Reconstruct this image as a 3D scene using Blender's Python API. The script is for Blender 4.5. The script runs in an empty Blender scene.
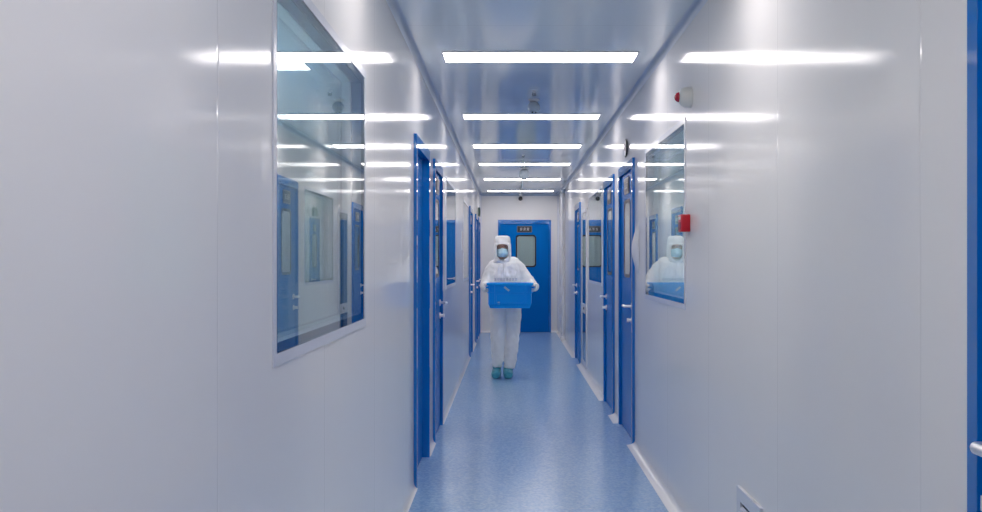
import bpy, bmesh, math, random
from mathutils import Vector, Matrix, noise
random.seed(7)
S = bpy.context.scene
COL = S.collection
PI = math.pi

# ------------------------------------------------------------------ place (metres)
XL, XR = -0.582, 0.922          # faces of the side walls
ZC = 2.651                      # ceiling
YE, YB = 18.12, -3.2            # end wall, wall behind the camera
XC = (XL + XR) / 2
WT = 0.05                       # wall panel thickness
FZ = 0.03                       # floor level

# ------------------------------------------------------------------ materials
MATS = {}
def pbsdf(name, col, rough=0.5, metal=0.0, spec=0.5, trans=0.0, ior=1.5, emit=None, estr=0.0, coat=0.0, coat_rough=0.05):
    m = bpy.data.materials.new(name); m.use_nodes = True
    p = m.node_tree.nodes['Principled BSDF']
    p.inputs['Base Color'].default_value = (*col, 1)
    p.inputs['Roughness'].default_value = rough
    p.inputs['Metallic'].default_value = metal
    p.inputs['Specular IOR Level'].default_value = spec
    p.inputs['Transmission Weight'].default_value = trans
    p.inputs['IOR'].default_value = ior
    p.inputs['Coat Weight'].default_value = coat
    p.inputs['Coat Roughness'].default_value = coat_rough
    if emit:
        p.inputs['Emission Color'].default_value = (*emit, 1)
        p.inputs['Emission Strength'].default_value = estr
    MATS[name] = m
    return m

def nd(m, t, **kw):
    n = m.node_tree.nodes.new(t)
    for k, v in kw.items():
        setattr(n, k, v)
    return n

def math_node(m, op, a, b=None, c=None):
    n = nd(m, 'ShaderNodeMath', operation=op)
    for i, v in enumerate((a, b, c)):
        if v is None: continue
        if isinstance(v, (int, float)): n.inputs[i].default_value = v
        else: m.node_tree.links.new(v, n.inputs[i])
    return n.outputs[0]

def panel_mat(name, col, axis, period, offset, rough, wave_scale, wave_amp, groove=0.0006, spec=0.5, line=0.82, coat=0.0):
    """painted steel sandwich panels: fine joints at a period along one axis, faintly rolled sheet"""
    m = pbsdf(name, col, rough, spec=spec, coat=coat, coat_rough=0.045)
    L = m.node_tree.links.new
    p = m.node_tree.nodes['Principled BSDF']
    tc = nd(m, 'ShaderNodeTexCoord')
    sx = nd(m, 'ShaderNodeSeparateXYZ'); L(tc.outputs['Object'], sx.inputs[0])
    v = math_node(m, 'MULTIPLY', math_node(m, 'SUBTRACT', sx.outputs[axis], offset), 1 / period)
    d = math_node(m, 'MULTIPLY', math_node(m, 'PINGPONG', v, 0.5), period)      # metres to the nearest joint
    mr = nd(m, 'ShaderNodeMapRange', interpolation_type='SMOOTHSTEP')
    L(d, mr.inputs[0]); mr.inputs[1].default_value = 0.0; mr.inputs[2].default_value = 0.009
    mp = nd(m, 'ShaderNodeMapping'); L(tc.outputs['Object'], mp.inputs[0]); mp.inputs['Scale'].default_value = wave_scale
    no = nd(m, 'ShaderNodeTexNoise'); L(mp.outputs[0], no.inputs['Vector'])
    no.inputs['Scale'].default_value = 1.0; no.inputs['Detail'].default_value = 1.5; no.inputs['Roughness'].default_value = 0.4
    h = math_node(m, 'ADD', math_node(m, 'MULTIPLY', mr.outputs[0], groove), math_node(m, 'MULTIPLY', no.outputs[0], wave_amp))
    bp = nd(m, 'ShaderNodeBump'); bp.inputs['Strength'].default_value = 1.0; bp.inputs['Distance'].default_value = 1.0
    L(h, bp.inputs['Height']); L(bp.outputs[0], p.inputs['Normal']); L(bp.outputs[0], p.inputs['Coat Normal'])
    mr2 = nd(m, 'ShaderNodeMapRange'); L(d, mr2.inputs[0])
    mr2.inputs[1].default_value = 0.001; mr2.inputs[2].default_value = 0.003; mr2.inputs[3].default_value = line; mr2.inputs[4].default_value = 1.0
    mx = nd(m, 'ShaderNodeMix', data_type='RGBA', blend_type='MULTIPLY'); mx.inputs[0].default_value = 1
    mx.inputs[6].default_value = (*col, 1); L(mr2.outputs[0], mx.inputs[7]); L(mx.outputs[2], p.inputs['Base Color'])
    return m

WALLC = (0.845, 0.828, 0.812)
panel_mat('wall_panel_left', WALLC, 1, 1.10, 1.90, 0.105, (0.5, 2.2, 0.22), 0.0009, groove=0.0005, spec=0.12, line=0.95)
panel_mat('wall_panel_right', WALLC, 1, 1.155, 2.15, 0.105, (0.5, 2.2, 0.22), 0.0009, groove=0.0005, spec=0.12, line=0.95)
panel_mat('wall_panel_end', WALLC, 0, 3.0, -1.7, 0.2, (2, 1, 0.3), 0.0005)
panel_mat('ceiling_panel', (0.79, 0.85, 0.87), 1, 1.16, 5.1, 0.10, (1.6, 0.5, 0.5), 0.0009, groove=0.0003)
pbsdf('room_wall', (0.70, 0.80, 0.82), 0.5)
pbsdf('room_floor', (0.52, 0.57, 0.58), 0.4)
pbsdf('trim_metal', (0.45, 0.51, 0.60), 0.3, metal=0.35)
pbsdf('white_plastic', (0.80, 0.79, 0.79), 0.2)
pbsdf('pale_frame', (0.72, 0.73, 0.78), 0.25)
pbsdf('blue_paint', (0.0, 0.16, 0.54), 0.035, spec=0.8)
pbsdf('blue_leaf', (0.0, 0.16, 0.54), 0.24, spec=0.06)
pbsdf('black_rubber', (0.012, 0.014, 0.018), 0.35)
pbsdf('black_border', (0.02, 0.025, 0.035), 0.25)
pbsdf('steel', (0.86, 0.85, 0.85), 0.3, metal=0.7)
pbsdf('glass', (0.90, 0.97, 0.97), 0.0, trans=1.0, ior=1.55)
pbsdf('pale_backing', (0.70, 0.79, 0.76), 0.5)
pbsdf('sign_black', (0.02, 0.022, 0.03), 0.3)
pbsdf('sign_grey', (0.16, 0.17, 0.19), 0.3, metal=0.3)
pbsdf('sign_text', (0.75, 0.75, 0.76), 0.5)
pbsdf('lamp_diffuser', (0.9, 0.9, 0.9), 0.4, emit=(1.0, 0.94, 0.93), estr=7.0)
pbsdf('room_diffuser', (0.9, 0.9, 0.9), 0.4, emit=(0.96, 0.99, 1.0), estr=95.0)
pbsdf('cloth_white', (0.92, 0.91, 0.91), 0.75, spec=0.3)
pbsdf('glove_white', (0.88, 0.87, 0.86), 0.55)
pbsdf('skin', (0.72, 0.48, 0.38), 0.5)
pbsdf('mask_blue', (0.50, 0.74, 0.86), 0.7)
pbsdf('glasses_brown', (0.16, 0.04, 0.03), 0.3)
pbsdf('eye_dark', (0.03, 0.02, 0.02), 0.2)
pbsdf('shoe_teal', (0.08, 0.42, 0.53), 0.4)
pbsdf('print_grey', (0.33, 0.38, 0.48), 0.7)
pbsdf('crate_blue', (0.0, 0.36, 0.95), 0.4, spec=0.25)
pbsdf('sticker', (0.35, 0.58, 0.80), 0.5)
pbsdf('red_plastic', (0.62, 0.012, 0.03), 0.28)
pbsdf('red_lens', (0.45, 0.008, 0.03), 0.12)
pbsdf('red_dark', (0.22, 0.006, 0.02), 0.3)
pbsdf('cream_plastic', (0.72, 0.72, 0.68), 0.35)
pbsdf('globe_grey', (0.45, 0.52, 0.58), 0.12)
pbsdf('dial_white', (0.75, 0.75, 0.75), 0.4)
pbsdf('sign_green', (0.01, 0.05, 0.035), 0.3)
pbsdf('cabinet_dark', (0.02, 0.05, 0.14), 0.4)
pbsdf('notice_ink', (0.30, 0.10, 0.10), 0.6)
pbsdf('conduit', (0.55, 0.66, 0.64), 0.35)

def floor_mat():
    m = pbsdf('vinyl_floor', (0.28, 0.45, 0.70), 0.2)
    L = m.node_tree.links.new; p = m.node_tree.nodes['Principled BSDF']
    tc = nd(m, 'ShaderNodeTexCoord')
    n1 = nd(m, 'ShaderNodeTexNoise'); L(tc.outputs['Object'], n1.inputs['Vector']); n1.inputs['Scale'].default_value = 55; n1.inputs['Detail'].default_value = 3
    n2 = nd(m, 'ShaderNodeTexVoronoi'); L(tc.outputs['Object'], n2.inputs['Vector']); n2.inputs['Scale'].default_value = 90
    cr = nd(m, 'ShaderNodeValToRGB'); L(n1.outputs[0], cr.inputs[0])
    e = cr.color_ramp.elements
    e[0].position = 0.36; e[0].color = (0.22, 0.39, 0.66, 1)
    e[1].position = 0.66; e[1].color = (0.35, 0.52, 0.75, 1)
    c2 = nd(m, 'ShaderNodeValToRGB'); L(n2.outputs['Color'], c2.inputs[0])
    e = c2.color_ramp.elements
    e[0].position = 0.80; e[0].color = (0, 0, 0, 1); e[1].position = 0.9; e[1].color = (1, 1, 1, 1)
    mx = nd(m, 'ShaderNodeMix', data_type='RGBA'); L(math_node(m, 'MULTIPLY', c2.outputs[0], 0.3), mx.inputs[0])
    L(cr.outputs[0], mx.inputs[6]); mx.inputs[7].default_value = (0.55, 0.64, 0.78, 1)
    L(mx.outputs[2], p.inputs['Base Color'])
    n3 = nd(m, 'ShaderNodeTexNoise'); L(tc.outputs['Object'], n3.inputs['Vector']); n3.inputs['Scale'].default_value = 30
    bp = nd(m, 'ShaderNodeBump'); bp.inputs['Strength'].default_value = 0.25; bp.inputs['Distance'].default_value = 0.002
    L(n3.outputs[0], bp.inputs['Height']); L(bp.outputs[0], p.inputs['Normal'])
floor_mat()

# ------------------------------------------------------------------ mesh helpers
def bm_new(): return bmesh.new()

def box(bm, x0, x1, y0, y1, z0, z1, bev=0.0, seg=2):
    r = bmesh.ops.create_cube(bm, size=1.0)
    vs = r['verts']
    for v in vs:
        v.co = Vector(((x0 + x1) / 2 + v.co.x * (x1 - x0), (y0 + y1) / 2 + v.co.y * (y1 - y0), (z0 + z1) / 2 + v.co.z * (z1 - z0)))
    if bev > 0:
        es = list({e for v in vs for e in v.link_edges})
        bmesh.ops.bevel(bm, geom=es, offset=bev, segments=seg, profile=0.5, affect='EDGES')

def lathe(bm, prof, axis='z', origin=(0, 0, 0), segs=32):
    """prof: list of (radius, height); a closed solid of revolution about the axis"""
    o = Vector(origin)
    def P(r, h, a):
        c, s = r * math.cos(a), r * math.sin(a)
        return o + (Vector((c, s, h)) if axis == 'z' else Vector((h, c, s)) if axis == 'x' else Vector((s, h, c)))
    rings = []
    for r, h in prof:
        if r < 1e-6: rings.append([bm.verts.new(P(0, h, 0))])
        else: rings.append([bm.verts.new(P(r, h, 2 * PI * i / segs)) for i in range(segs)])
    for A, B in zip(rings, rings[1:]):
        for i in range(segs):
            j = (i + 1) % segs
            if len(A) == 1 and len(B) == 1: break
            if len(A) == 1: bm.faces.new((A[0], B[j], B[i]))
            elif len(B) == 1: bm.faces.new((A[i], A[j], B[0]))
            else: bm.faces.new((A[i], A[j], B[j], B[i]))
    if len(rings[0]) > 1: bm.faces.new(list(reversed(rings[0])))
    if len(rings[-1]) > 1: bm.faces.new(rings[-1])

def tube(bm, pts, rad, segs=12, flat=None):
    """closed tapering tube through pts; rad: radius or list; flat: list of (sx, sy) scales in world x / along the other normal"""
    pts = [Vector(p) for p in pts]
    n = len(pts)
    rad = rad if isinstance(rad, (list, tuple)) else [rad] * n
    rings = []; prev = None
    for i, p in enumerate(pts):
        t = (pts[min(i + 1, n - 1)] - pts[max(i - 1, 0)]).normalized()
        if prev is None:
            ref = Vector((1, 0, 0)) if abs(t.x) < 0.9 else Vector((0, 1, 0))
            a = (ref - t * ref.dot(t)).normalized()
        else:
            a = (prev - t * prev.dot(t)).normalized()
        b = t.cross(a); prev = a
        r = rad[i]; ra, rb = (r if isinstance(r, (tuple, list)) else (r, r))
        rings.append([bm.verts.new(p + a * ra * math.cos(2 * PI * k / segs) + b * rb * math.sin(2 * PI * k / segs)) for k in range(segs)])
    for A, B in zip(rings, rings[1:]):
        for k in range(segs):
            j = (k + 1) % segs
            bm.faces.new((A[k], A[j], B[j], B[k]))
    bm.faces.new(list(reversed(rings[0]))); bm.faces.new(rings[-1])

def ellipsoid(bm, c, r, seg=24):
    res = bmesh.ops.create_uvsphere(bm, u_segments=seg, v_segments=seg // 2, radius=1)
    for v in res['verts']:
        v.co = Vector((c[0] + v.co.x * r[0], c[1] + v.co.y * r[1], c[2] + v.co.z * r[2]))

def prism(bm, poly, x0, x1, axis='y'):
    """polygon in the two other axes, extruded along axis"""
    def P(u, v, t): return Vector((u, t, v)) if axis == 'y' else Vector((t, u, v)) if axis == 'x' else Vector((u, v, t))
    A = [bm.verts.new(P(u, v, x0)) for u, v in poly]; B = [bm.verts.new(P(u, v, x1)) for u, v in poly]
    n = len(poly)
    for i in range(n):
        bm.faces.new((A[i], A[(i + 1) % n], B[(i + 1) % n], B[i]))
    bm.faces.new(list(reversed(A))); bm.faces.new(B)

def rounded(w, h, r, cx=0, cz=0, n=6):
    pts = []
    for qx, qz, a0 in ((1, 1, 0), (-1, 1, 90), (-1, -1, 180), (1, -1, 270)):
        for i in range(n + 1):
            a = math.radians(a0 + 90 * i / n)
            pts.append((cx + qx * (w / 2 - r) + r * math.cos(a), cz + qz * (h / 2 - r) + r * math.sin(a)))
    return pts

def ring_prism(bm, outer, inner, y0, y1):
    """frame between two outlines (same number of points) in x,z extruded along y"""
    n = len(outer)
    V = lambda pts, y: [bm.verts.new((u, y, v)) for u, v in pts]
    o0, o1, i0, i1 = V(outer, y0), V(outer, y1), V(inner, y0), V(inner, y1)
    for i in range(n):
        j = (i + 1) % n
        bm.faces.new((o0[i], o0[j], o1[j], o1[i])); bm.faces.new((i0[i], i1[i], i1[j], i0[j]))
        bm.faces.new((o0[i], i0[i], i0[j], o0[j])); bm.faces.new((o1[i], o1[j], i1[j], i1[i]))

def link(name, bm, mat, parent=None, smooth=False, angle=35):
    bmesh.ops.recalc_face_normals(bm, faces=bm.faces)
    me = bpy.data.meshes.new(name); bm.to_mesh(me); bm.free()
    for m in (mat if isinstance(mat, (list, tuple)) else [mat]): me.materials.append(MATS[m])
    if smooth:
        me.shade_smooth()
        me.set_sharp_from_angle(angle=math.radians(angle))
    o = bpy.data.objects.new(name, me); COL.objects.link(o)
    if parent: o.parent = parent
    return o

def tag(o, label=None, cat=None, group=None, kind=None):
    if label: o['label'] = label
    if cat: o['category'] = cat
    if group: o['group'] = group
    if kind: o['kind'] = kind
    return o

def empty(name, loc, rz=0.0):
    o = bpy.data.objects.new(name, None); COL.objects.link(o)
    o.location = loc; o.rotation_euler = (0, 0, rz); o.empty_display_size = 0.1
    return o

def solid_from(name, bm, voxel, mat, parent=None, smooth_it=6, wrinkle=None, trim=None):
    """unite the shapes of bm into one continuous skin"""
    bmesh.ops.recalc_face_normals(bm, faces=bm.faces)
    me = bpy.data.meshes.new(name + '_raw'); bm.to_mesh(me); bm.free()
    o = bpy.data.objects.new(name + '_raw', me); COL.objects.link(o)
    r = o.modifiers.new('r', 'REMESH'); r.mode = 'VOXEL'; r.voxel_size = voxel
    s = o.modifiers.new('s', 'SMOOTH'); s.factor = 0.5; s.iterations = smooth_it
    dg = bpy.context.evaluated_depsgraph_get(); dg.update()
    me2 = bpy.data.meshes.new_from_object(o.evaluated_get(dg))
    bpy.data.objects.remove(o)
    b2 = bm_new(); b2.from_mesh(me2); bpy.data.meshes.remove(me2)
    if wrinkle:
        b2.normal_update()
        for v in b2.verts: v.co += v.normal * wrinkle(v.co)
    ob = link(name, b2, mat, parent, smooth=True, angle=180)
    return ob

# ------------------------------------------------------------------ the setting: walls with openings
def slab(name, axis, f0, f1, u0, u1, z0, z1, holes, mat):
    """wall slab between planes f0 and f1 of an axis, with rectangular openings (u0,u1,z0,z1)"""
    us = sorted({u0, u1, *[h[0] for h in holes], *[h[1] for h in holes]})
    zs = sorted({z0, z1, *[h[2] for h in holes], *[h[3] for h in holes]})
    nu, nz = len(us) - 1, len(zs) - 1
    def solid(i, j):
        if not (0 <= i < nu and 0 <= j < nz): return False
        c, d = (us[i] + us[i + 1]) / 2, (zs[j] + zs[j + 1]) / 2
        return not any(h[0] < c < h[1] and h[2] < d < h[3] for h in holes)
    bm = bm_new(); cache = {}
    def V(f, i, j):
        k = (f, i, j)
        if k not in cache:
            fx = f1 if f else f0
            cache[k] = bm.verts.new((fx, us[i], zs[j]) if axis == 'x' else (us[i], fx, zs[j]))
        return cache[k]
    for i in range(nu):
        for j in range(nz):
            if not solid(i, j): continue
            for f in (0, 1): bm.faces.new((V(f, i, j), V(f, i + 1, j), V(f, i + 1, j + 1), V(f, i, j + 1)))
            if not solid(i - 1, j): bm.faces.new((V(0, i, j), V(0, i, j + 1), V(1, i, j + 1), V(1, i, j)))
            if not solid(i + 1, j): bm.faces.new((V(0, i + 1, j), V(0, i + 1, j + 1), V(1, i + 1, j + 1), V(1, i + 1, j)))
            if not solid(i, j - 1): bm.faces.new((V(0, i, j), V(0, i + 1, j), V(1, i + 1, j), V(1, i, j)))
            if not solid(i, j + 1): bm.faces.new((V(0, i, j + 1), V(0, i + 1, j + 1), V(1, i + 1, j + 1), V(1, i, j + 1)))
    o = link(name, bm, mat); o['kind'] = 'structure'
    return o

ZD = 2.16                               # top of the door frames
DOORS_L = [(5.73, 6.67), (7.15, 7.97), (13.43, 14.28), (15.72, 16.56), (17.02, 17.86)]
DOORS_R = [(0.97, 1.89), (7.08, 8.00), (8.44, 9.29), (12.52, 13.40)]
DOOR_E = (-0.237, 0.768)
WIN_L = [(2.36, 3.795), (8.62, 10.06), (11.78, 13.2)]
WIN_R = [(5.05, 6.51), (9.65, 11.2)]
WZ0, WZ1 = 1.165, 2.125
CAB = (11.53, 12.18, 0.10, 2.03)
slab('wall_left', 'x', XL, XL - WT, YB, YE, FZ, ZC, [(a, b, FZ, ZD) for a, b in DOORS_L] + [(a, b, WZ0, WZ1) for a, b in WIN_L], 'wall_panel_left')
slab('wall_right', 'x', XR, XR + WT, YB, YE, FZ, ZC, [(a, b, FZ, ZD) for a, b in DOORS_R] + [(a, b, WZ0, WZ1) for a, b in WIN_R] + [CAB], 'wall_panel_right')
slab('wall_end', 'y', YE, YE + WT, XL - WT, XR + WT, FZ, ZC, [(DOOR_E[0], DOOR_E[1], FZ, ZD)], 'wall_panel_end')
slab('wall_behind', 'y', YB, YB - WT, XL - WT, XR + WT, FZ, ZC, [], 'wall_panel_end')
bm = bm_new(); box(bm, XL - WT, XR + WT, YB - WT, YE + WT, -0.1, FZ); tag(link('floor', bm, 'vinyl_floor'), kind='structure')
bm = bm_new(); box(bm, XL - WT, XR + WT, YB - WT, YE + WT, ZC, ZC + 0.06); tag(link('ceiling', bm, 'ceiling_panel'), kind='structure')

# the rooms seen through the windows
def room(side, x_in, x_out, y0, y1):
    bm = bm_new(); s = 1 if x_out > x_in else -1
    box(bm, min(x_out, x_out + s * .05), max(x_out, x_out + s * .05), y0, y1, FZ, ZC)
    box(bm, min(x_in, x_out), max(x_in, x_out), y0 - .05, y0, FZ, ZC)
    box(bm, min(x_in, x_out), max(x_in, x_out), y1, y1 + .05, FZ, ZC)
    tag(link('wall_room_' + side, bm, 'room_wall'), kind='structure')
    bm = bm_new(); box(bm, min(x_in, x_out), max(x_in, x_out), y0, y1, ZC, ZC + .05)
    tag(link('ceiling_room_' + side, bm, 'room_wall'), kind='structure')
    bm = bm_new(); box(bm, min(x_in, x_out), max(x_in, x_out), y0, y1, -0.1, FZ)
    tag(link('floor_room_' + side, bm, 'room_floor'), kind='structure')
room('left', XL - WT, -4.6, 0.6, 14.6)
room('right', XR + WT, 4.9, 3.4, 12.4)

# coves: ceiling edges, end corners, floor edges
def arc_cove(c, sx, sz, px, pz, n=7, h=None):
    """concave quarter profile; corner at (px,pz), legs c (horizontal) and h (vertical)"""
    h = h or c
    pts = [(px, pz)]
    for i in range(n + 1):
        a = PI / 2 * i / n
        pts.append((px + sx * c * (1 - math.sin(a)), pz + sz * h * (1 - math.cos(a))))
    return pts
C = 0.038
bm = bm_new(); prism(bm, arc_cove(C, 1, -1, XL, ZC), YB, YE, 'y'); tag(link('trim_1', bm, 'trim_metal', smooth=True), kind='structure')
bm = bm_new(); prism(bm, arc_cove(C, -1, -1, XR, ZC), YB, YE, 'y'); tag(link('trim_2', bm, 'trim_metal', smooth=True), kind='structure')
bm = bm_new(); prism(bm, arc_cove(C, -1, -1, YE, ZC), XL, XR, 'x'); tag(link('trim_3', bm, 'trim_metal', smooth=True), kind='structure')
bm = bm_new(); prism(bm, arc_cove(C, 1, -1, XL, YE), FZ, ZC, 'z'); tag(link('trim_4', bm, 'pale_frame', smooth=True), kind='structure')
bm = bm_new(); prism(bm, arc_cove(C, -1, -1, XR, YE), FZ, ZC, 'z'); tag(link('trim_5', bm, 'pale_frame', smooth=True), kind='structure')

def gaps(y0, y1, doors):
    out = []; y = y0
    for a, b in sorted(doors):
        if a - y > 0.02: out.append((y, a))
        y = b
    out.append((y, y1)); return out
bm = bm_new()
for a, b in gaps(YB, YE, DOORS_L): prism(bm, arc_cove(0.026, 1, 1, XL, FZ, h=0.048), a, b, 'y')
tag(link('baseboard_left', bm, 'white_plastic', smooth=True), kind='structure')
bm = bm_new()
for a, b in gaps(YB, YE, DOORS_R): prism(bm, arc_cove(0.062, -1, 1, XR, FZ, h=0.032), a, b, 'y')
tag(link('baseboard_right', bm, 'white_plastic', smooth=True), kind='structure')
bm = bm_new()
for a, b in gaps(XL, XR, [DOOR_E]): prism(bm, arc_cove(0.04, -1, 1, YE, FZ, h=0.05), a, b, 'x')
tag(link('baseboard_end', bm, 'white_plastic', smooth=True), kind='structure')

# ------------------------------------------------------------------ doors
def glyphs(bm, x, z, s, y, n=3, pitch=1.15, seed=1, slant=0.18):
    """small stroke characters, not readable at this size"""
    rnd = random.Random(seed)
    for k in range(n):
        ox = x + (k - (n - 1) / 2) * s * pitch
        for t in range(3):
            zz = z + s * (0.38 - 0.36 * t)
            w = s * rnd.uniform(0.3, 0.45)
            box(bm, ox - w + slant * (zz - z), ox + w + slant * (zz - z), y - 0.0012, y, zz - s * 0.05, zz + s * 0.05)
        for t in (-0.22, 0.2):
            xx = ox + s * (t + rnd.uniform(-.08, .08))
            box(bm, xx - s * .05, xx + s * .05, y - 0.0012, y, z - s * rnd.uniform(.35, .5), z + s * rnd.uniform(.3, .5))

def door(n, loc, rz, w, label, recess=0.02, latch=1, window=True, sign=True, lever=True, back=0.14, win_x=0.0, sign_x=0.0):
    """local: x along the wall, front at -y, wall face at y=0, base at z=0; the frame stands 2 cm proud"""
    d = empty('door_%d' % n, loc, rz)
    tag(d, label, 'door', kind='structure')
    J = 0.042; JH = 0.07; P = 0.02; D = WT + 0.02
    f = bm_new()
    prof_o = [(-w / 2, FZ), (-w / 2, ZD), (w / 2, ZD), (w / 2, FZ)]
    prof_i = [(-w / 2 + J, FZ), (-w / 2 + J, ZD - JH), (w / 2 - J, ZD - JH), (w / 2 - J, FZ)]
    U = prof_o + prof_i[::-1]
    prism(f, U, -P, D, 'y')
    es = [e for e in f.edges if all(abs(v.co.y + P) < 1e-5 for v in e.verts)]
    bmesh.ops.bevel(f, geom=es, offset=0.003, segments=2, profile=.5, affect='EDGES')
    link('frame', f, 'blue_paint', d)
    # the door stop strip behind the leaf and the leaf itself with its window opening
    lw = w / 2 - J - 0.004; zt = ZD - JH - 0.004; y0 = recess - P; y1 = y0 + 0.04
    ww, wh, wz = 0.36, 0.585, 1.57
    b = bm_new()
    if window:
        n_ = 6
        inner = rounded(ww, wh, 0.05, win_x, wz, n_)
        # outer outline resampled to the same point count so that the leaf is one face ring
        outer = []
        for (u, v) in inner:
            a = math.atan2((v - wz) / (wh / 2), (u - win_x) / (ww / 2))
            cx, cz = math.cos(a), math.sin(a)
            k = 1 / max(abs(cx), abs(cz)); sx, sz = cx * k, cz * k
            outer.append((win_x + (sx * (lw - win_x) if sx > 0 else sx * (lw + win_x)), wz + (sz * (zt - wz) if sz > 0 else sz * (wz - FZ - 0.008))))
        for (sx, sz) in ((1, 1), (-1, 1), (-1, -1), (1, -1)):      # put true corners in
            tgt = (sx * lw, zt if sz > 0 else FZ + 0.008)
            i = min(range(len(outer)), key=lambda q: (outer[q][0] - tgt[0]) ** 2 + (outer[q][1] - tgt[1]) ** 2)
            outer[i] = tgt
        ring_prism(b, outer, inner, y0, y1)
    else:
        box(b, -lw, lw, y0, y1, FZ + 0.008, zt)
    leaf = link('door_leaf', b, 'blue_leaf', d)
    if window:
        g = bm_new(); o_ = rounded(ww + 0.03, wh + 0.03, 0.06, win_x, wz, 6); i_ = rounded(ww - 0.02, wh - 0.02, 0.045, win_x, wz, 6)
        ring_prism(g, o_, i_, y0 - 0.003, y0 + 0.006); link('window_gasket', g, 'black_rubber', leaf)
        g = bm_new(); prism(g, rounded(ww - 0.022, wh - 0.022, 0.044, win_x, wz), y0 - 0.001, y0 + 0.004, 'y'); link('window_pane', g, 'glass', leaf)
        g = bm_new(); prism(g, rounded(ww - 0.006, wh - 0.006, 0.048, win_x, wz), y0 + 0.012, y0 + 0.018, 'y'); link('window_blind', g, 'pale_backing', leaf)  # added pale backing stands in for the lit room behind the pane
    if sign:
        g = bm_new(); prism(g, rounded(0.285, 0.125, 0.012, sign_x, 1.985), y0 - 0.008, y0 - 0.0005, 'y'); sp = link('sign_plate', g, 'sign_grey', d)
        g = bm_new(); prism(g, rounded(0.255, 0.10, 0.006, sign_x, 1.985), y0 - 0.010, y0 - 0.0075, 'y')
        link('sign_face', g, 'sign_black', sp)
        g = bm_new(); glyphs(g, sign_x, 1.985, 0.055, y0 - 0.0098, 3, seed=n); link('sign_lettering', g, 'sign_text', sp)
    # lever handle, thumb turn
    if not lever: return d
    hx = latch * (w / 2 - back)
    h = bm_new()
    lathe(h, [(0.026, y0 - 0.009), (0.026, y0 - 0.0005)], 'y', (hx, 0, 1.05), 24)
    tube(h, [(hx, y0 - 0.006, 1.05), (hx, y0 - 0.045, 1.05), (hx - latch * .004, y0 - 0.054, 1.05), (hx - latch * 0.014, y0 - 0.058, 1.05), (hx - latch * 0.12, y0 - 0.058, 1.05), (hx - latch * 0.125, y0 - 0.05, 1.05)], [.0105, .0105, .011, .011, .0095, .008], 14)
    link('lever_handle', h, 'steel', d, smooth=True)
    h = bm_new()
    lathe(h, [(0.025, y0 - 0.008), (0.025, y0 - 0.0005)], 'y', (hx, 0, 0.945), 24)
    lathe(h, [(0.012, y0 - 0.03), (0.014, y0 - 0.008)], 'y', (hx, 0, 0.945), 16)
    box(h, hx - 0.005, hx + 0.005, y0 - 0.042, y0 - 0.028, 0.93, 0.96, 0.002)
    link('thumb_turn', h, 'steel', d, smooth=True)
    # hinges on the other side
    for hz in (0.35, 1.1, 1.85):
        h = bm_new(); lathe(h, [(0.007, hz - 0.05), (0.007, hz + 0.05)], 'z', (-latch * (w / 2 - J - 0.001), y0 - 0.006, 0), 12); link('hinge', h, 'blue_paint', d, smooth=True)
    return d

RL, RR = PI / 2, -PI / 2
def door_l(n, i, label, **k):
    a, b = DOORS_L[i]; return door(n, (XL, (a + b) / 2, 0), RL, b - a, label, **k)
def door_r(n, i, label, **k):
    a, b = DOORS_R[i]; return door(n, (XR, (a + b) / 2, 0), RR, b - a, label, **k)
door_l(1, 0, 'blue door in a deep recess, nearest on the left wall', recess=0.048, latch=-1, window=False, sign=False, lever=False)
door_l(2, 1, 'blue door on the left wall just past the recessed one, with sign and lever handle', latch=1)
door_l(3, 2, 'blue door just past the farthest window on the left wall', latch=-1)
door_l(4, 3, 'blue door between two others at the far end of the left wall', latch=-1)
door_l(5, 4, 'last blue door on the left wall, against the end wall', latch=-1)
door_r(6, 0, 'near blue door at the right edge with only its jamb and lever in view', latch=-1, window=False, sign=False, back=0.105)
door_r(7, 1, 'blue door on the right wall beside the near window, under the round gauge', latch=1)
door_r(8, 2, 'blue door on the right wall between the gauge door and the far window', latch=-1)
door_r(9, 3, 'farthest blue door on the right wall, past the glazed cabinet', latch=-1)
door(10, ((DOOR_E[0] + DOOR_E[1]) / 2, YE, 0), 0, DOOR_E[1] - DOOR_E[0], 'blue end door with black-edged window behind the walking person', latch=-1, win_x=0.028, sign_x=0.0)

# ------------------------------------------------------------------ windows: flush double glazing with a black printed border
def window(n, loc, rz, w, label):
    d = empty('window_%d' % n, loc, rz); tag(d, label, 'window', kind='structure')
    z0, z1 = WZ0, WZ1; h = z1 - z0; cz = (z0 + z1) / 2
    R = lambda a: [(-w / 2 - a, z0 - a), (w / 2 + a, z0 - a), (w / 2 + a, z1 + a), (-w / 2 - a, z1 + a)]
    b = bm_new(); ring_prism(b, R(0.028), R(-0.002), -0.004, 0.0005); ring_prism(b, R(0.0), R(-0.002), -0.0005, 0.004)
    link('window_frame', b, 'pale_frame', d)
    b = bm_new(); box(b, -w / 2 + .003, w / 2 - .003, -0.002, 0.003, z0 + .003, z1 - .003); link('outer_pane', b, 'glass', d)
    b = bm_new(); ring_prism(b, R(-0.004), R(-0.026), 0.0045, 0.012); link('black_border', b, 'black_border', d)
    b = bm_new(); ring_prism(b, R(-0.001), R(-0.024), 0.0125, WT - 0.002); link('spacer_frame', b, 'trim_metal', d)
    b = bm_new(); box(b, -w / 2 + .004, w / 2 - .004, WT, WT + 0.005, z0 + .004, z1 - .004); link('inner_pane', b, 'glass', d)
    b = bm_new(); ring_prism(b, R(0.028), R(-0.02), WT + 0.0055, WT + 0.010); link('inner_frame', b, 'trim_metal', d)
    return d
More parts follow.
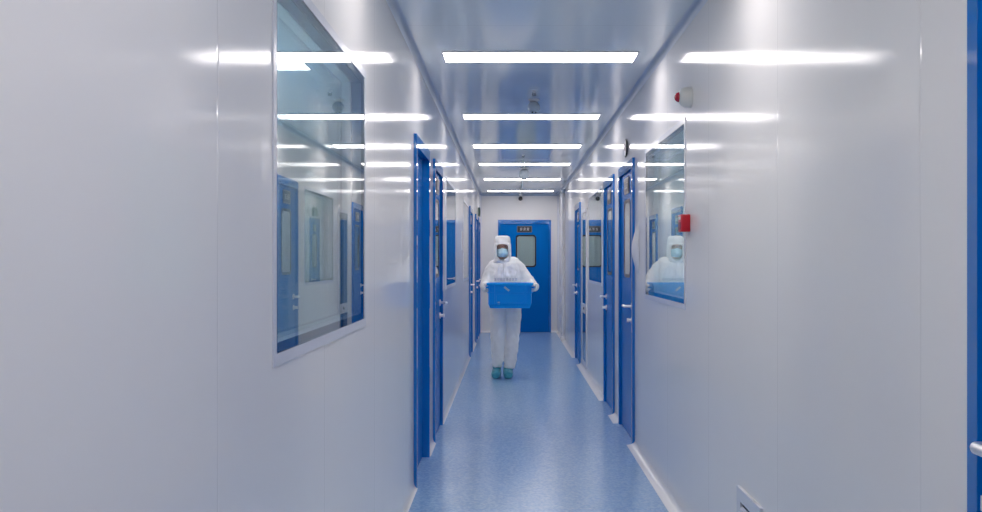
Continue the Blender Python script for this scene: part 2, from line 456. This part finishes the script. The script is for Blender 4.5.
for n, (i, lab) in enumerate([(0, 'large near window on the left wall with a lit room behind'), (1, 'window on the left wall just past the two near doors'), (2, 'farthest window on the left wall, before the far doors')], 1):
    a, b = WIN_L[i]; window(n, (XL, (a + b) / 2, 0), RL, b - a, lab)
for n, (i, lab) in enumerate([(0, 'near window on the right wall reflecting the person, behind the red call point'), (1, 'far window on the right wall past the two doors')], 4):
    a, b = WIN_R[i]; window(n, (XR, (a + b) / 2, 0), RR, b - a, lab)

# ------------------------------------------------------------------ ceiling lights
def ceiling_light(loc, label, group, lx=1.195, ly=0.30, mat='lamp_diffuser'):
    t = empty('ceiling_light', loc); tag(t, label, 'light', group)
    b = bm_new()
    q = lambda a: [(-lx / 2 + a, -ly / 2 + a), (lx / 2 - a, -ly / 2 + a), (lx / 2 - a, ly / 2 - a), (-lx / 2 + a, ly / 2 - a)]
    o, i = q(0), q(0.012)
    O0 = [b.verts.new((x, y, 0.0)) for x, y in o]; O1 = [b.verts.new((x, y, -0.008)) for x, y in o]
    I0 = [b.verts.new((x, y, 0.0)) for x, y in i]; I1 = [b.verts.new((x, y, -0.008)) for x, y in i]
    for k in range(4):
        j = (k + 1) % 4
        b.faces.new((O0[k], O0[j], O1[j], O1[k])); b.faces.new((I0[k], I1[k], I1[j], I0[j]))
        b.faces.new((O1[k], O1[j], I1[j], I1[k])); b.faces.new((O0[k], I0[k], I0[j], O0[j]))
    link('frame', b, 'pale_frame', t)
    b = bm_new(); box(b, -lx / 2 + .0125, lx / 2 - .0125, -ly / 2 + .0125, ly / 2 - .0125, -0.0065, -0.0005); link('diffuser', b, mat, t)
    return t
G = 'long ceiling lights along the corridor'
for y, lab in [(-1.3, 'unseen long ceiling light behind the viewer'), (1.1, 'unseen long ceiling light straight overhead'), (3.5, 'unseen long ceiling light just before the first in view'),  # these carry the row on out of view, added to light the near walls
               (5.87, 'nearest and widest bright ceiling light in view'), (8.31, 'bright ceiling light touching the nearer globe detector, second in view'),
               (10.46, 'bright ceiling light just before the access hatch'), (12.43, 'bright ceiling light between the hatch and the farther globe detector'),
               (14.75, 'bright ceiling light just past the farther globe detector'), (17.24, 'farthest bright ceiling light, above the end door')]:
    ceiling_light((XC + 0.01, y, ZC), lab, G)
ceiling_light((-1.90, 6.12, ZC), 'bright ceiling light in the side room seen through the near left window', 'side room lights', mat='room_diffuser')
ceiling_light((2.9, 7.9, ZC), 'unseen ceiling light added in the side room behind the right windows', 'side room lights', mat='room_diffuser')  # out of view, added to light the room behind the right windows

# ------------------------------------------------------------------ things on the ceiling
def detector(loc, s, label):
    t = empty('smoke_detector', loc); tag(t, label, 'smoke detector', 'globe detectors on the ceiling')
    b = bm_new(); lathe(b, [(0.046 * s, 0), (0.046 * s, -0.006), (0.03 * s, -0.014), (0.014, -0.018)], 'z'); link('base', b, 'white_plastic', t, smooth=True)
    b = bm_new(); r = 0.047 * s
    lathe(b, [(0.0, -0.014)] + [(r * math.sin(a), -0.014 - r + r * math.cos(a)) for a in [PI * k / 16 for k in range(1, 16)]] + [(0, -0.014 - 2 * r)], 'z')
    link('globe', b, 'globe_grey', t, smooth=True, angle=80)
    for sx in (-1, 1):
        b = bm_new(); ellipsoid(b, (sx * 0.013 * s, -0.024 * s, -0.014 - r - 0.042 * s), (0.006 * s, 0.006 * s, 0.006 * s), 12); link('sensor', b, 'black_rubber', t, smooth=True)
detector((0.183, 7.45, ZC), 1.0, 'grey globe ceiling detector before the second bright light, the nearer one')
detector((0.185, 13.0, ZC), 1.55, 'grey globe ceiling detector far down the corridor, beside the thin conduit')
def sprinkler(loc, label):
    t = empty('sprinkler', loc); tag(t, label, 'sprinkler', 'ceiling sprinklers')
    b = bm_new(); lathe(b, [(0.02, 0), (0.02, -0.003), (0.008, -0.006), (0.008, -0.016)], 'z', segs=20); link('base', b, 'steel', t, smooth=True)
    b = bm_new()
    for s in (-1, 1): tube(b, [(s * .007, 0, -.014), (s * .013, 0, -.024), (s * .006, 0, -.036)], .0025, 8)
    tube(b, [(0, 0, -.014), (0, 0, -.036)], .003, 8); link('fork', b, 'black_rubber', t, smooth=True)
    b = bm_new(); lathe(b, [(0.0, -0.0355), (0.018, -0.0365), (0.018, -0.039), (0, -0.040)], 'z', segs=20); link('deflector', b, 'sign_grey', t, smooth=True)
sprinkler((0.175, 7.06, ZC), 'small sprinkler on the ceiling just before the nearer globe detector')
sprinkler((0.150, 11.32, ZC), 'small sprinkler in the middle of the ceiling access hatch')
b = bm_new(); tube(b, [(0.158, 11.96, ZC - .012), (0.17, 12.4, ZC - .012), (0.183, 12.92, ZC - .012)], .011, 10)
tag(link('conduit', b, 'conduit', smooth=True), 'thin pale conduit on the ceiling from the access hatch to the farther globe detector', 'conduit')
b = bm_new(); tube(b, [(0.185, 13.09, ZC - .012), (0.186, 15.0, ZC - .012), (0.188, 17.9, ZC - .012)], .011, 10)
tag(link('conduit', b, 'conduit', smooth=True), 'thin pale conduit on the ceiling from the farther globe detector to the black camera', 'conduit')
t = empty('access_hatch', (0.178, 11.35, ZC)); tag(t, 'pale square access hatch in the ceiling between the third and fourth lights', 'hatch')
b = bm_new()
for x0, x1, y0, y1 in ((-.31, .31, -.59, -.565), (-.31, .31, .565, .59), (-.31, -.285, -.565, .565), (.285, .31, -.565, .565)): box(b, x0, x1, y0, y1, -.005, 0)
link('frame', b, 'pale_frame', t)
b = bm_new(); box(b, -.28, .28, -.56, .56, -.002, 0); link('panel', b, 'ceiling_panel', t)
t = empty('security_camera', (0.19, YE - 0.06, ZC - 0.005)); tag(t, 'small black round camera under the ceiling above the end door', 'camera')
b = bm_new(); lathe(b, [(0.035, 0), (0.035, -.03), (0.02, -.04), (0.012, -.05)], 'z', (0, 0, 0), 20); link('mount', b, 'white_plastic', t, smooth=True)
b = bm_new(); ellipsoid(b, (0, 0, -.085), (.042, .042, .042), 20); c = link('camera_ball', b, 'black_rubber', t, smooth=True)
b = bm_new(); lathe(b, [(0.016, -.047), (0.018, -.03)], 'y', (0, 0, -.088), 16); link('lens', b, 'eye_dark', c, smooth=True)

# ------------------------------------------------------------------ things on the right wall
t = empty('alarm_beacon', (XR + .0006, 4.88, 2.232), RR); tag(t, 'cream domed alarm with a red lens on the right wall above the window', 'alarm')
b = bm_new(); lathe(b, [(0.052, 0), (0.053, -.006), (0.053, -.014)], 'y', segs=40); link('base', b, 'cream_plastic', t, smooth=True)
b = bm_new(); lathe(b, [(0.052, -.014), (0.0518, -.024), (0.0495, -.036), (0.045, -.046), (0.038, -.055), (0.030, -.061), (0.0265, -.0625)], 'y', segs=40); link('dome', b, 'cream_plastic', t, smooth=True)
b = bm_new(); lathe(b, [(0.0262, -.056), (0.0255, -.066), (0.021, -.076), (0.012, -.083), (0, -.086)], 'y', segs=32); link('red_lens', b, 'red_lens', t, smooth=True)

t = empty('fire_call_point', (XR + .0006, 4.94, 1.59), RR); tag(t, 'small red square fire call point beside the near right window', 'fire alarm button')
b = bm_new(); box(b, -.046, .046, -.048, 0, -.045, .045, .006, 3); link('housing', b, 'red_plastic', t, smooth=True)
b = bm_new(); box(b, -.03, .03, -.051, -.0475, -.034, .006, .002); link('press_plate', b, 'red_dark', t)
b = bm_new(); box(b, -.028, .028, -.0495, -.0478, .018, .034); link('label_strip', b, 'sign_text', t)

t = empty('pressure_gauge', (XR + .0006, 7.56, 2.285), RR); tag(t, 'round dark-rimmed wall gauge above the door beside the right window', 'gauge')
b = bm_new(); lathe(b, [(0.06, 0), (0.062, -.006), (0.073, -.008), (0.073, -.015), (0.067, -.017), (0.065, -.0145)], 'y', segs=40); link('housing', b, 'black_rubber', t, smooth=True)
b = bm_new(); lathe(b, [(0.0, -.0158), (0.0648, -.0158), (0.0648, -.0148), (0, -.0148)], 'y', segs=40); dl = link('dial', b, 'dial_white', t, smooth=True)
b = bm_new(); tube(b, [(0.01, -.0175, -.02), (-.02, -.0175, .035)], .002, 6); link('needle', b, 'red_dark', dl)

t = empty('wall_vent', (XR, (3.487 + 3.845) / 2, 0.10), RR); tag(t, 'pale louvred air vent low on the right wall', 'vent')
b = bm_new(); W, H = 0.358, 0.393
ring_prism(b, [(-W / 2, 0), (W / 2, 0), (W / 2, H), (-W / 2, H)], [(-W / 2 + .062, .05), (W / 2 - .062, .05), (W / 2 - .062, H - .05), (-W / 2 + .062, H - .05)], -0.012, -0.0005)
link('frame', b, 'pale_frame', t)
b = bm_new(); box(b, -W / 2 + .062, W / 2 - .062, -.003, -.001, .05, H - .05); link('backing', b, 'black_border', t)
b = bm_new(); z = H - .062
while z > .055:
    prism(b, [(-.004, z - .012), (-.0115, z - .019), (-.0115, z - .016), (-.004, z - .006)], -W / 2 + .062, W / 2 - .062, 'x'); z -= .022
link('louvre', b, 'pale_frame', t)

b = bm_new(); N, M = 20, 8
def sheet(u, v, t):      # v = 0 at the far edge, which stands off the wall
    return (-.10 + .20 * v, -.0008 - t - (.034 - .027 * v) * math.sin(PI * u) ** 1.5, .36 * u)
F = [[[b.verts.new(sheet(i / N, k / M, t)) for k in range(M + 1)] for i in range(N + 1)] for t in (0, .0014)]
for i in range(N):
    for k in range(M):
        for q in (0, 1): b.faces.new((F[q][i][k], F[q][i][k + 1], F[q][i + 1][k + 1], F[q][i + 1][k]))
    for k in (0, M): b.faces.new((F[0][i][k], F[1][i][k], F[1][i + 1][k], F[0][i + 1][k]))
for k in range(M):
    for i in (0, N): b.faces.new((F[0][i][k], F[1][i][k], F[1][i][k + 1], F[0][i][k + 1]))
o = link('paper_sheet', b, 'white_plastic')
o.location = (XR + .0012, 6.90, 1.30); o.rotation_euler = (0, 0, RR)
tag(o, 'white paper sheet bowed off the wall between the gauge door and the near right window', 'paper')

# glazed wall cabinet
t = empty('wall_cabinet', (XR, (CAB[0] + CAB[1]) / 2, CAB[2]), RR); tag(t, 'tall white-framed glazed cabinet on the right wall past the far window', 'cabinet')
cw, ch = CAB[1] - CAB[0], CAB[3] - CAB[2]
b = bm_new()
box(b, -cw / 2, cw / 2, .20, .21, 0, ch); box(b, -cw / 2, -cw / 2 + .01, WT, .2, 0, ch); box(b, cw / 2 - .01, cw / 2, WT, .2, 0, ch)
box(b, -cw / 2 + .01, cw / 2 - .01, WT, .2, 0, .01); box(b, -cw / 2 + .01, cw / 2 - .01, WT, .2, ch - .01, ch)
link('carcass', b, 'cabinet_dark', t)
b = bm_new(); a = .048; zr0, zr1 = .64, .76
ring_prism(b, [(-cw / 2, 0), (cw / 2, 0), (cw / 2, ch), (-cw / 2, ch)], [(-cw / 2 + a, a), (cw / 2 - a, a), (cw / 2 - a, ch - a), (-cw / 2 + a, ch - a)], -.012, .03)
box(b, -cw / 2 + a, cw / 2 - a, -.010, .03, zr0, zr1)
dr = link('door', b, 'pale_frame', t)
b = bm_new(); box(b, -cw / 2 + a, cw / 2 - a, -.009, -.004, zr1, ch - a); link('upper_pane', b, 'glass', dr)
b = bm_new(); box(b, -cw / 2 + a, cw / 2 - a, -.009, -.004, a, zr0); link('lower_pane', b, 'glass', dr)
b = bm_new(); lathe(b, [(.014, -.02), (.014, -.010)], 'y', (0.0, 0, .70), 16); link('lock', b, 'black_rubber', dr, smooth=True)
b = bm_new()
R0 = .13
for k in range(3):
    pts = [(R0 * (1 - .2 * k) * math.cos(x), .13, 1.34 + R0 * (1 - .2 * k) * math.sin(x)) for x in [2 * PI * q / 24 for q in range(24)]]
    tube(b, pts + [pts[0]], .014, 8)
lathe(b, [(.05, .11), (.05, .19)], 'y', (0, 0, 1.34), 20)
tag(link('hose_reel', b, 'red_dark', smooth=True), 'dim red hose reel behind the upper glass of the tall cabinet', 'hose reel')
o = bpy.data.objects['hose_reel']; o.location = t.location; o.rotation_euler = t.rotation_euler

# vertical pipe near the end of the right wall
t = empty('wall_pipe', (XR - .026, 16.2, 0)); tag(t, 'white vertical pipe on the right wall near the end door', 'pipe')
b = bm_new(); lathe(b, [(.022, FZ + .05), (.022, ZC - .1)], 'z', segs=20); link('pipe', b, 'white_plastic', t, smooth=True)
b = bm_new(); lathe(b, [(.024, ZC - .12), (.032, ZC - .11), (.032, ZC - .045)], 'z', segs=20); link('collar', b, 'trim_metal', t, smooth=True)
b = bm_new(); box(b, -.045, .022, -.04, .04, FZ + .0005, FZ + .075, .008); link('foot', b, 'white_plastic', t)

# ------------------------------------------------------------------ things on the left wall
t = empty('wall_notice', (XL, 11.45, 1.52), RL); tag(t, 'narrow upright notice with a column of dark marks on the left wall', 'notice')
b = bm_new(); box(b, -.05, .05, -.006, -.0005, 0, .23); link('plate', b, 'white_plastic', t)
b = bm_new()
for k in range(4): glyphs(b, 0, .03 + .056 * k, .045, -.0055, 1, seed=20 + k, slant=0)
link('lettering', b, 'notice_ink', t)
t = empty('exit_sign', (XL, 17.42, 2.2), RL); tag(t, 'small dark green box sign on the left wall above the last door', 'sign')
b = bm_new(); box(b, -.17, .17, -.03, -.0005, 0, .15, .004); link('housing', b, 'sign_green', t)

# ------------------------------------------------------------------ crate
CX, CY, CZ = -0.002, 11.055, 0.857
t = empty('crate', (CX, CY - 0.18, CZ), math.radians(-2)); tag(t, 'blue plastic stacking crate carried by the person in white', 'crate')
cw, cd, ch = 0.49, 0.30, 0.282
b = bm_new()
def rect(x, y, z): return [(-x, -y, z), (x, -y, z), (x, y, z), (-x, y, z)]
levels = [rect(cw / 2 - .022, cd / 2 - .022, 0), rect(cw / 2 - .012, cd / 2 - .012, .028), rect(cw / 2 - .006, cd / 2 - .006, .04), rect(cw / 2, cd / 2, ch),
          rect(cw / 2 - .006, cd / 2 - .006, ch), rect(cw / 2 - .014, cd / 2 - .014, .02)]
Rg = [[b.verts.new(p) for p in l] for l in levels]
for A, B in zip(Rg, Rg[1:]):
    for k in range(4): b.faces.new((A[k], A[(k + 1) % 4], B[(k + 1) % 4], B[k]))
b.faces.new(Rg[0]); b.faces.new(Rg[-1])
link('tub', b, 'crate_blue', t)
b = bm_new()
Rr = lambda x, y: [(-x, -y), (x, -y), (x, y), (-x, y)]
def flat_ring(b, o, i, z0, z1):
    V = lambda pts, z: [b.verts.new((u, v, z)) for u, v in pts]
    o0, o1, i0, i1 = V(o, z0), V(o, z1), V(i, z0), V(i, z1)
    for k in range(4):
        j = (k + 1) % 4
        b.faces.new((o0[k], o0[j], o1[j], o1[k])); b.faces.new((i0[k], i1[k], i1[j], i0[j]))
        b.faces.new((o0[k], i0[k], i0[j], o0[j])); b.faces.new((o1[k], o1[j], i1[j], i1[k]))
flat_ring(b, Rr(cw / 2 + .016, cd / 2 + .026), Rr(cw / 2 - .004, cd / 2 - .004), ch - .026, ch + .002)
flat_ring(b, Rr(cw / 2 + .009, cd / 2 + .009), Rr(cw / 2 - .003, cd / 2 - .003), ch - .112, ch - .102)
bmesh.ops.bevel(b, geom=list(b.edges), offset=.002, segments=1, affect='EDGES')
link('rim', b, 'crate_blue', t)
for x in (-.235, -.175, .175, .235):
    b = bm_new(); box(b, x - .006, x + .006, -cd / 2 - .022, -cd / 2 + .004, .045, ch - .027); link('rib', b, 'crate_blue', t)
for x in (-.235, .235):
    b = bm_new(); box(b, x - .006, x + .006, cd / 2 - .004, cd / 2 + .012, .045, ch - .02); link('rib', b, 'crate_blue', t)
b = bm_new(); ring_prism(b, [(-.16, .05), (.16, .05), (.16, ch - .12), (-.16, ch - .12)], [(-.15, .06), (.15, .06), (.15, ch - .13), (-.15, ch - .13)], -cd / 2 - .014, -cd / 2 + .006)
link('front_panel', b, 'crate_blue', t)
for s in (-1, 1):
    b = bm_new(); xe = s * (cw / 2 + .022)
    tube(b, [(s * (cw / 2 - .002), -.075, ch - .05), (xe, -.07, ch - .05), (xe, .07, ch - .05), (s * (cw / 2 - .002), .075, ch - .05)], .008, 10)
    link('handle', b, 'crate_blue', t, smooth=True)
b = bm_new(); box(b, -.035, .035, -.0012, .0012, -.011, .011)
o = link('sticker', b, 'sticker', t); o.location = (-.035, -cd / 2 - .001, ch - .063); o.rotation_euler = (0, math.radians(38), 0)
o['label'] = 'pale slanted sticker'
b = bm_new(); box(b, -.012, .012, -.0012, .0012, -.014, .014)
o = link('sticker', b, 'sticker', t); o.location = (-.125, -cd / 2 - .002, .06)

# ------------------------------------------------------------------ person
PX, PY = -0.06, 11.40
P = empty('person', (PX, PY - 0.18, FZ))
tag(P, 'person in white hooded coverall, blue mask and teal shoe covers walking with a blue crate', 'person')
def L(x, y, z): return (x - PX, y - PY, (z if z > .857 else FZ + z * (.857 - FZ) / .857) - FZ)
def smooth_pts(pts, n=6):
    pts = [Vector(p) for p in pts]; out = []
    for i in range(len(pts) - 1):
        p0, p1, p2, p3 = pts[max(i - 1, 0)], pts[i], pts[i + 1], pts[min(i + 2, len(pts) - 1)]
        for k in range(n):
            u = k / n
            out.append(0.5 * ((2 * p1) + (p2 - p0) * u + (2 * p0 - 5 * p1 + 4 * p2 - p3) * u * u + (3 * p1 - p0 - 3 * p2 + p3) * u ** 3))
    return out + [pts[-1]]
def limb(bm, pts, rads, n=6, segs=18):
    """smooth tapering limb"""
    P3 = smooth_pts(pts, n); R = []
    for i in range(len(pts) - 1):
        for k in range(n):
            u = k / n; a, c = rads[i], rads[i + 1]
            a = a if isinstance(a, tuple) else (a, a); c = c if isinstance(c, tuple) else (c, c)
            R.append((a[0] + (c[0] - a[0]) * u, a[1] + (c[1] - a[1]) * u))
    e = rads[-1]; R.append(e if isinstance(e, tuple) else (e, e))
    tube(bm, P3, R, segs)
HX, HY = -0.094, 11.37                    # head centre
# --- body: one continuous skin (head, neck, trunk, limbs)
b = bm_new()
ellipsoid(b, L(HX, HY, 1.565), (0.073, 0.09, 0.10))
ellipsoid(b, L(HX, HY - .022, 1.50), (0.058, 0.062, 0.072))
tube(b, [L(HX, HY - .075, 1.54), L(HX, HY - .098, 1.515), L(HX, HY - .086, 1.503)], [.009, .013, .012], 10)      # nose
for s in (-1, 1):
    ellipsoid(b, L(HX + s * .076, HY + .005, 1.535), (.008, .018, .03), 12)                                       # ears
    ellipsoid(b, L(HX + s * .031, HY - .072, 1.567), (.02, .012, .007), 10)                                       # brows
limb(b, [L(HX, HY + .01, 1.50), L(-.085, HY + .025, 1.40), L(-.07, PY, 1.34)], [.052, .054, .07])
limb(b, [L(-.07, PY, 1.36), L(-.065, PY + .005, 1.22), L(-.06, PY, 1.02), L(-.055, PY, .90)], [(.13, .08), (.15, .09), (.13, .085), (.14, .095)])
ARM = {-1: [(-.190, 11.41, 1.325), (-.245, 11.42, 1.215), (-.280, 11.385, 1.11), (-.287, 11.31, 1.085), (-.291, 11.255, 1.09)],
       1: [(.075, 11.41, 1.325), (.145, 11.43, 1.225), (.215, 11.40, 1.125), (.262, 11.31, 1.09), (.283, 11.255, 1.095)]}
for s in (-1, 1):
    limb(b, [L(-.06 + s * .05, PY, 1.34)] + [L(*p) for p in ARM[s]], [.06, .05, .043, .036, .03, .026])
LEG = {-1: [(-.14, 11.40, .88), (-.152, 11.37, .52), (-.155, 11.36, .30), (-.155, 11.365, .12)],
       1: [(.03, 11.40, .88), (.022, 11.40, .52), (-.002, 11.375, .30), (-.022, 11.36, .10)]}
for s in (-1, 1):
    limb(b, [L(*p) for p in LEG[s]], [.085, .06, .05, .037])
FOOT = {-1: (-.163, 11.36, .075), 1: (-.032, 11.355, .07)}
for s in (-1, 1):
    x, y, z = FOOT[s]; limb(b, [L(x, y + .03, z - .01), L(x, y - .05, z - .02), L(x, y - .14, .035)], [.036, .034, .026])
body = solid_from('body', b, 0.006, 'skin', P, 4)
for s in (-1, 1):
    e = bm_new(); ellipsoid(e, L(HX + s * .031, HY - .0835, 1.553), (.012, .006, .0055), 14); link('eye', e, 'eye_dark', P, smooth=True)

# --- coverall: baggy suit, sleeves and legs
b = bm_new()
limb(b, [L(-.085, PY + .05, 1.425), L(-.075, PY + .035, 1.39), L(-.065, PY + .005, 1.345), L(-.065, PY, 1.22), L(-.06, PY, 1.05), L(-.055, PY, .90), L(-.055, PY, .84)],
     [(.06, .03), (.15, .05), (.195, .105), (.20, .125), (.195, .125), (.185, .13), (.16, .12)], segs=28)
SL = {-1: [.068, .076, .082, .080, .062, .052], 1: [.068, .078, .085, .085, .062, .052]}
for s in (-1, 1):
    limb(b, [L(-.06 + s * .09, PY, 1.335)] + [L(*p) for p in ARM[s]], SL[s])
limb(b, [L(-.14, 11.40, .90), L(-.148, 11.39, .72), L(-.150, 11.365, .50), L(-.152, 11.36, .28), L(-.156, 11.365, .125)], [(.10, .115), (.098, .10), (.087, .088), (.074, .08), (.056, .062)], segs=22)
limb(b, [L(.03, 11.40, .90), L(.032, 11.40, .72), L(.026, 11.395, .50), L(.004, 11.375, .28), L(-.012, 11.362, .105)], [(.10, .115), (.096, .10), (.082, .088), (.073, .08), (.066, .07)], segs=22)
def wr(co):
    n1 = noise.noise(Vector((co.x * 9, co.y * 9, co.z * 5 + 3)))
    n2 = noise.noise(Vector((co.x * 22 + co.z * 10, co.y * 22, co.z * 20 - co.x * 12)))
    f = 1.35 if co.z < .85 else 1.0
    return f * (0.008 * n1 + 0.0055 * n2)
suit = solid_from('coverall', b, 0.008, 'cloth_white', P, 4, wrinkle=wr)
b = bm_new(); glyphs(b, 0, 0, 0.034, 0, 8, pitch=1.0, seed=5, slant=0)
o = link('chest_lettering', b, 'print_grey', suit); o.location = L(-.055, 11.262, 1.175)
b = bm_new(); tube(b, [L(-.083, 11.262, 1.37), L(-.08, 11.262, 1.30), L(-.07, 11.258, 1.20)], .004, 8); link('zip', b, 'white_plastic', suit)

# --- hood with a face opening
b = bm_new()
rows = [(1.335, .11, .06, .02), (1.36, .118, .084, .015), (1.385, .112, .096, .01), (1.41, .101, .096, .004), (1.44, .099, .100, 0), (1.48, .101, .104, 0), (1.53, .101, .106, 0),
        (1.575, .101, .107, 0), (1.590, .0995, .106, 0), (1.594, .0945, .101, 0), (1.62, .0945, .101, 0), (1.65, .092, .100, 0), (1.672, .084, .092, 0), (1.684, .06, .065, 0)]
def row_at(z):
    for (a, c) in zip(rows, rows[1:]):
        if a[0] <= z <= c[0]:
            u = (z - a[0]) / (c[0] - a[0]); return [a[k] + (c[k] - a[k]) * u for k in range(4)]
    return rows[-1]
NS, NR = 112, 88
grid = []
for j in range(NR + 1):
    z = 1.335 + (1.684 - 1.335) * j / NR
    _, rx, ry, oy = row_at(z); ring = []
    for k in range(NS):
        a = 2 * PI * k / NS
        c, s_ = math.cos(a), math.sin(a); e = 0.88
        x = rx * math.copysign(abs(c) ** e, c); y = ry * math.copysign(abs(s_) ** e, s_)
        w = 0.004 * noise.noise(Vector((x * 25, y * 25, z * 18)))
        ring.append(b.verts.new(L(HX + x * (1 + w * 8), HY + y * (1 + w * 8) + oy + .005, z)))
    grid.append(ring)
def open_face(x, y, z):
    if y > HY - .03: return False
    dx = abs(x - HX)
    if z > 1.44: return (dx / .070) ** 4 + (abs(z - 1.49) / .093) ** 4 < 1
    return z > 1.385 and dx < .064 * (z - 1.385) / .055 + .004
for j in range(NR):
    for k in range(NS):
        vs = (grid[j][k], grid[j][(k + 1) % NS], grid[j + 1][(k + 1) % NS], grid[j + 1][k])
        c = sum((v.co for v in vs), Vector()) / 4
        if not open_face(c.x + PX, c.y + PY, c.z + FZ): b.faces.new(vs)
b.faces.new(grid[NR])
for v in [v for v in b.verts if not v.link_faces]: b.verts.remove(v)
rim = {}
for e in b.edges:
    if len(e.link_faces) == 1 and e.verts[0].co.z + FZ > 1.34 and e.verts[1].co.z + FZ > 1.34:
        for p, q in ((0, 1), (1, 0)): rim.setdefault(e.verts[p], []).append(e.verts[q])
for it in range(6):
    new = {v: (v.co + sum((n.co for n in ns), Vector())) / (len(ns) + 1) for v, ns in rim.items()}
    for v, c in new.items(): v.co = c
hood = link('hood', b, 'cloth_white', P, smooth=True, angle=60)
md = hood.modifiers.new('thick', 'SOLIDIFY'); md.thickness = 0.007; md.offset = -1

# --- mask
def patch(name, mat, zc, hw, hh, yf, dep, parent, bulge=0.02, thick=.003, power=3.0):
    b = bm_new(); N, M = 22, 16; g = []
    for j in range(M + 1):
        v = -1 + 2 * j / M; r = []
        for i in range(N + 1):
            u = -1 + 2 * i / N
            wx = hw * (1 - 0.16 * abs(v) ** 2)
            r.append(b.verts.new(L(HX + wx * u, yf + dep * u * u - bulge * (1 - v * v) * (1 - u * u) + .012 * abs(v) ** 2 + .0015 * math.sin(v * 9), zc + hh * v * (1 - .18 * u * u))))
        g.append(r)
    for j in range(M):
        for i in range(N): b.faces.new((g[j][i], g[j][i + 1], g[j + 1][i + 1], g[j + 1][i]))
    o = link(name, b, mat, parent, smooth=True, angle=80)
    m = o.modifiers.new('t', 'SOLIDIFY'); m.thickness = thick; m.offset = 0
    return o
patch('face_mask', 'mask_blue', 1.487, .069, .054, HY - .098, .06, P)
# --- glasses
g = bm_new()
for s in (-1, 1):
    pts = [(HX + s * .032 + .0245 * math.cos(a) * (1 + .1 * math.cos(a) ** 4), HY - .104 + .01 * abs(s) * 0, 1.553 + .0175 * math.sin(a)) for a in [2 * PI * k / 24 for k in range(25)]]
    tube(g, [L(*p) for p in pts], .0032, 8)
    tube(g, [L(HX + s * .057, HY - .103, 1.558), L(HX + s * .066, HY - .07, 1.558), L(HX + s * .076, HY - .01, 1.552)], .0025, 8)
tube(g, [L(HX - .008, HY - .104, 1.558), L(HX, HY - .107, 1.561), L(HX + .008, HY - .104, 1.558)], .003, 8)
link('glasses', g, 'glasses_brown', P, smooth=True)

# --- gloves: palm outside the crate's end, fingers curled under and round the end handle, thumb over it
for s in (-1, 1):
    b = bm_new()
    wx, wy, wz = ARM[s][-1]
    hx = CX + s * (cw / 2 + .022); hz = CZ + ch - .05        # the handle bar
    ay, wy = wy, CY + .055
    limb(b, [L(wx, ay + .02, wz), L(wx + s * .004, ay - .03, wz), L(hx + s * .026, wy + .01, hz + .006)], [.04, .034, .028])
    limb(b, [L(hx + s * .024, wy + .0, hz + .006), L(hx + s * .026, wy - .045, hz + .004), L(hx + s * .026, wy - .075, hz + .002)], [(.016, .036), (.017, .043), (.015, .04)])
    for k, (ly, sc) in enumerate(((-.090, .95), (-.064, 1.06), (-.038, 1.0), (-.013, .84))):
        y = wy + ly
        r = .0088 * (1 if k < 3 else .88)
        # knuckle outside, down the outside, under the bar, tip up on the inside
        limb(b, [L(hx + s * .026, y + .006, hz + .012), L(hx + s * .027, y, hz - .012 * sc), L(hx + s * .016, y, hz - .028 * sc), L(hx - s * .001, y, hz - .025 * sc), L(hx - s * .010 , y, hz - .013)], [r * 1.12, r * 1.06, r, r * .95, r * .8], 4, 12)
    limb(b, [L(hx + s * .022, wy - .02, hz + .028), L(hx + s * .014, wy - .046, hz + .032), L(hx + s * .002, wy - .066, hz + .022), L(hx - s * .004, wy - .078, hz + .016)], [.014, .0125, .011, .009], 4, 12)
    solid_from('glove', b, 0.0028, 'glove_white', P, 2)

# --- shoe covers: loose elasticated bags over the shoes
for s in (-1, 1):
    b = bm_new(); x, y, z = FOOT[s]
    limb(b, [L(x + s * 0, y + .075, .05), L(x, y + .02, .056), L(x, y - .06, .052), L(x + s * .006, y - .14, .045), L(x + s * .008, y - .185, .038)],
         [(.038, .05), (.055, .056), (.054, .052), (.056, .045), (.042, .034)], segs=18)
    limb(b, [L(x, y + .02, .06), L(x + .002, y + .012, .10), L(x + .004, y + .008, .142 if s < 0 else .115)], [.056, .052, .048])
    ws = lambda co: 0.006 * noise.noise(Vector((co.x * 30, co.y * 30, co.z * 34)))
    o = solid_from('shoe_cover', b, 0.006, 'shoe_teal', P, 3, wrinkle=ws)
    zmin = min(v.co.z for v in o.data.vertices)
    for v in o.data.vertices: v.co.z = max(v.co.z - zmin * .5, 0.001)

# ------------------------------------------------------------------ camera and view
cam = bpy.data.cameras.new('camera'); co = bpy.data.objects.new('camera', cam); COL.objects.link(co)
co.location = (0, 0, 1.40); co.rotation_euler = (PI / 2, 0, 0)
cam.sensor_width = 36.0; cam.lens = 955 / 982 * 36
cam.shift_x = -19.5 / 982; cam.shift_y = 4.0 / 982
cam.clip_start = 0.02; cam.clip_end = 100
S.camera = co
w = bpy.data.worlds.new('world'); S.world = w; w.use_nodes = True
w.node_tree.nodes['Background'].inputs[0].default_value = (0.02, 0.025, 0.03, 1)
w.node_tree.nodes['Background'].inputs[1].default_value = 0.2
S.view_settings.view_transform = 'Standard'; S.view_settings.look = 'None'
S.view_settings.gamma = 1.0; S.view_settings.use_curve_mapping = False
S.view_settings.exposure = 0.64
S.cycles.use_denoising = True
S.cycles.max_bounces = 14; S.cycles.transmission_bounces = 10; S.cycles.glossy_bounces = 8; S.cycles.diffuse_bounces = 6
S.cycles.sample_clamp_indirect = 6.0
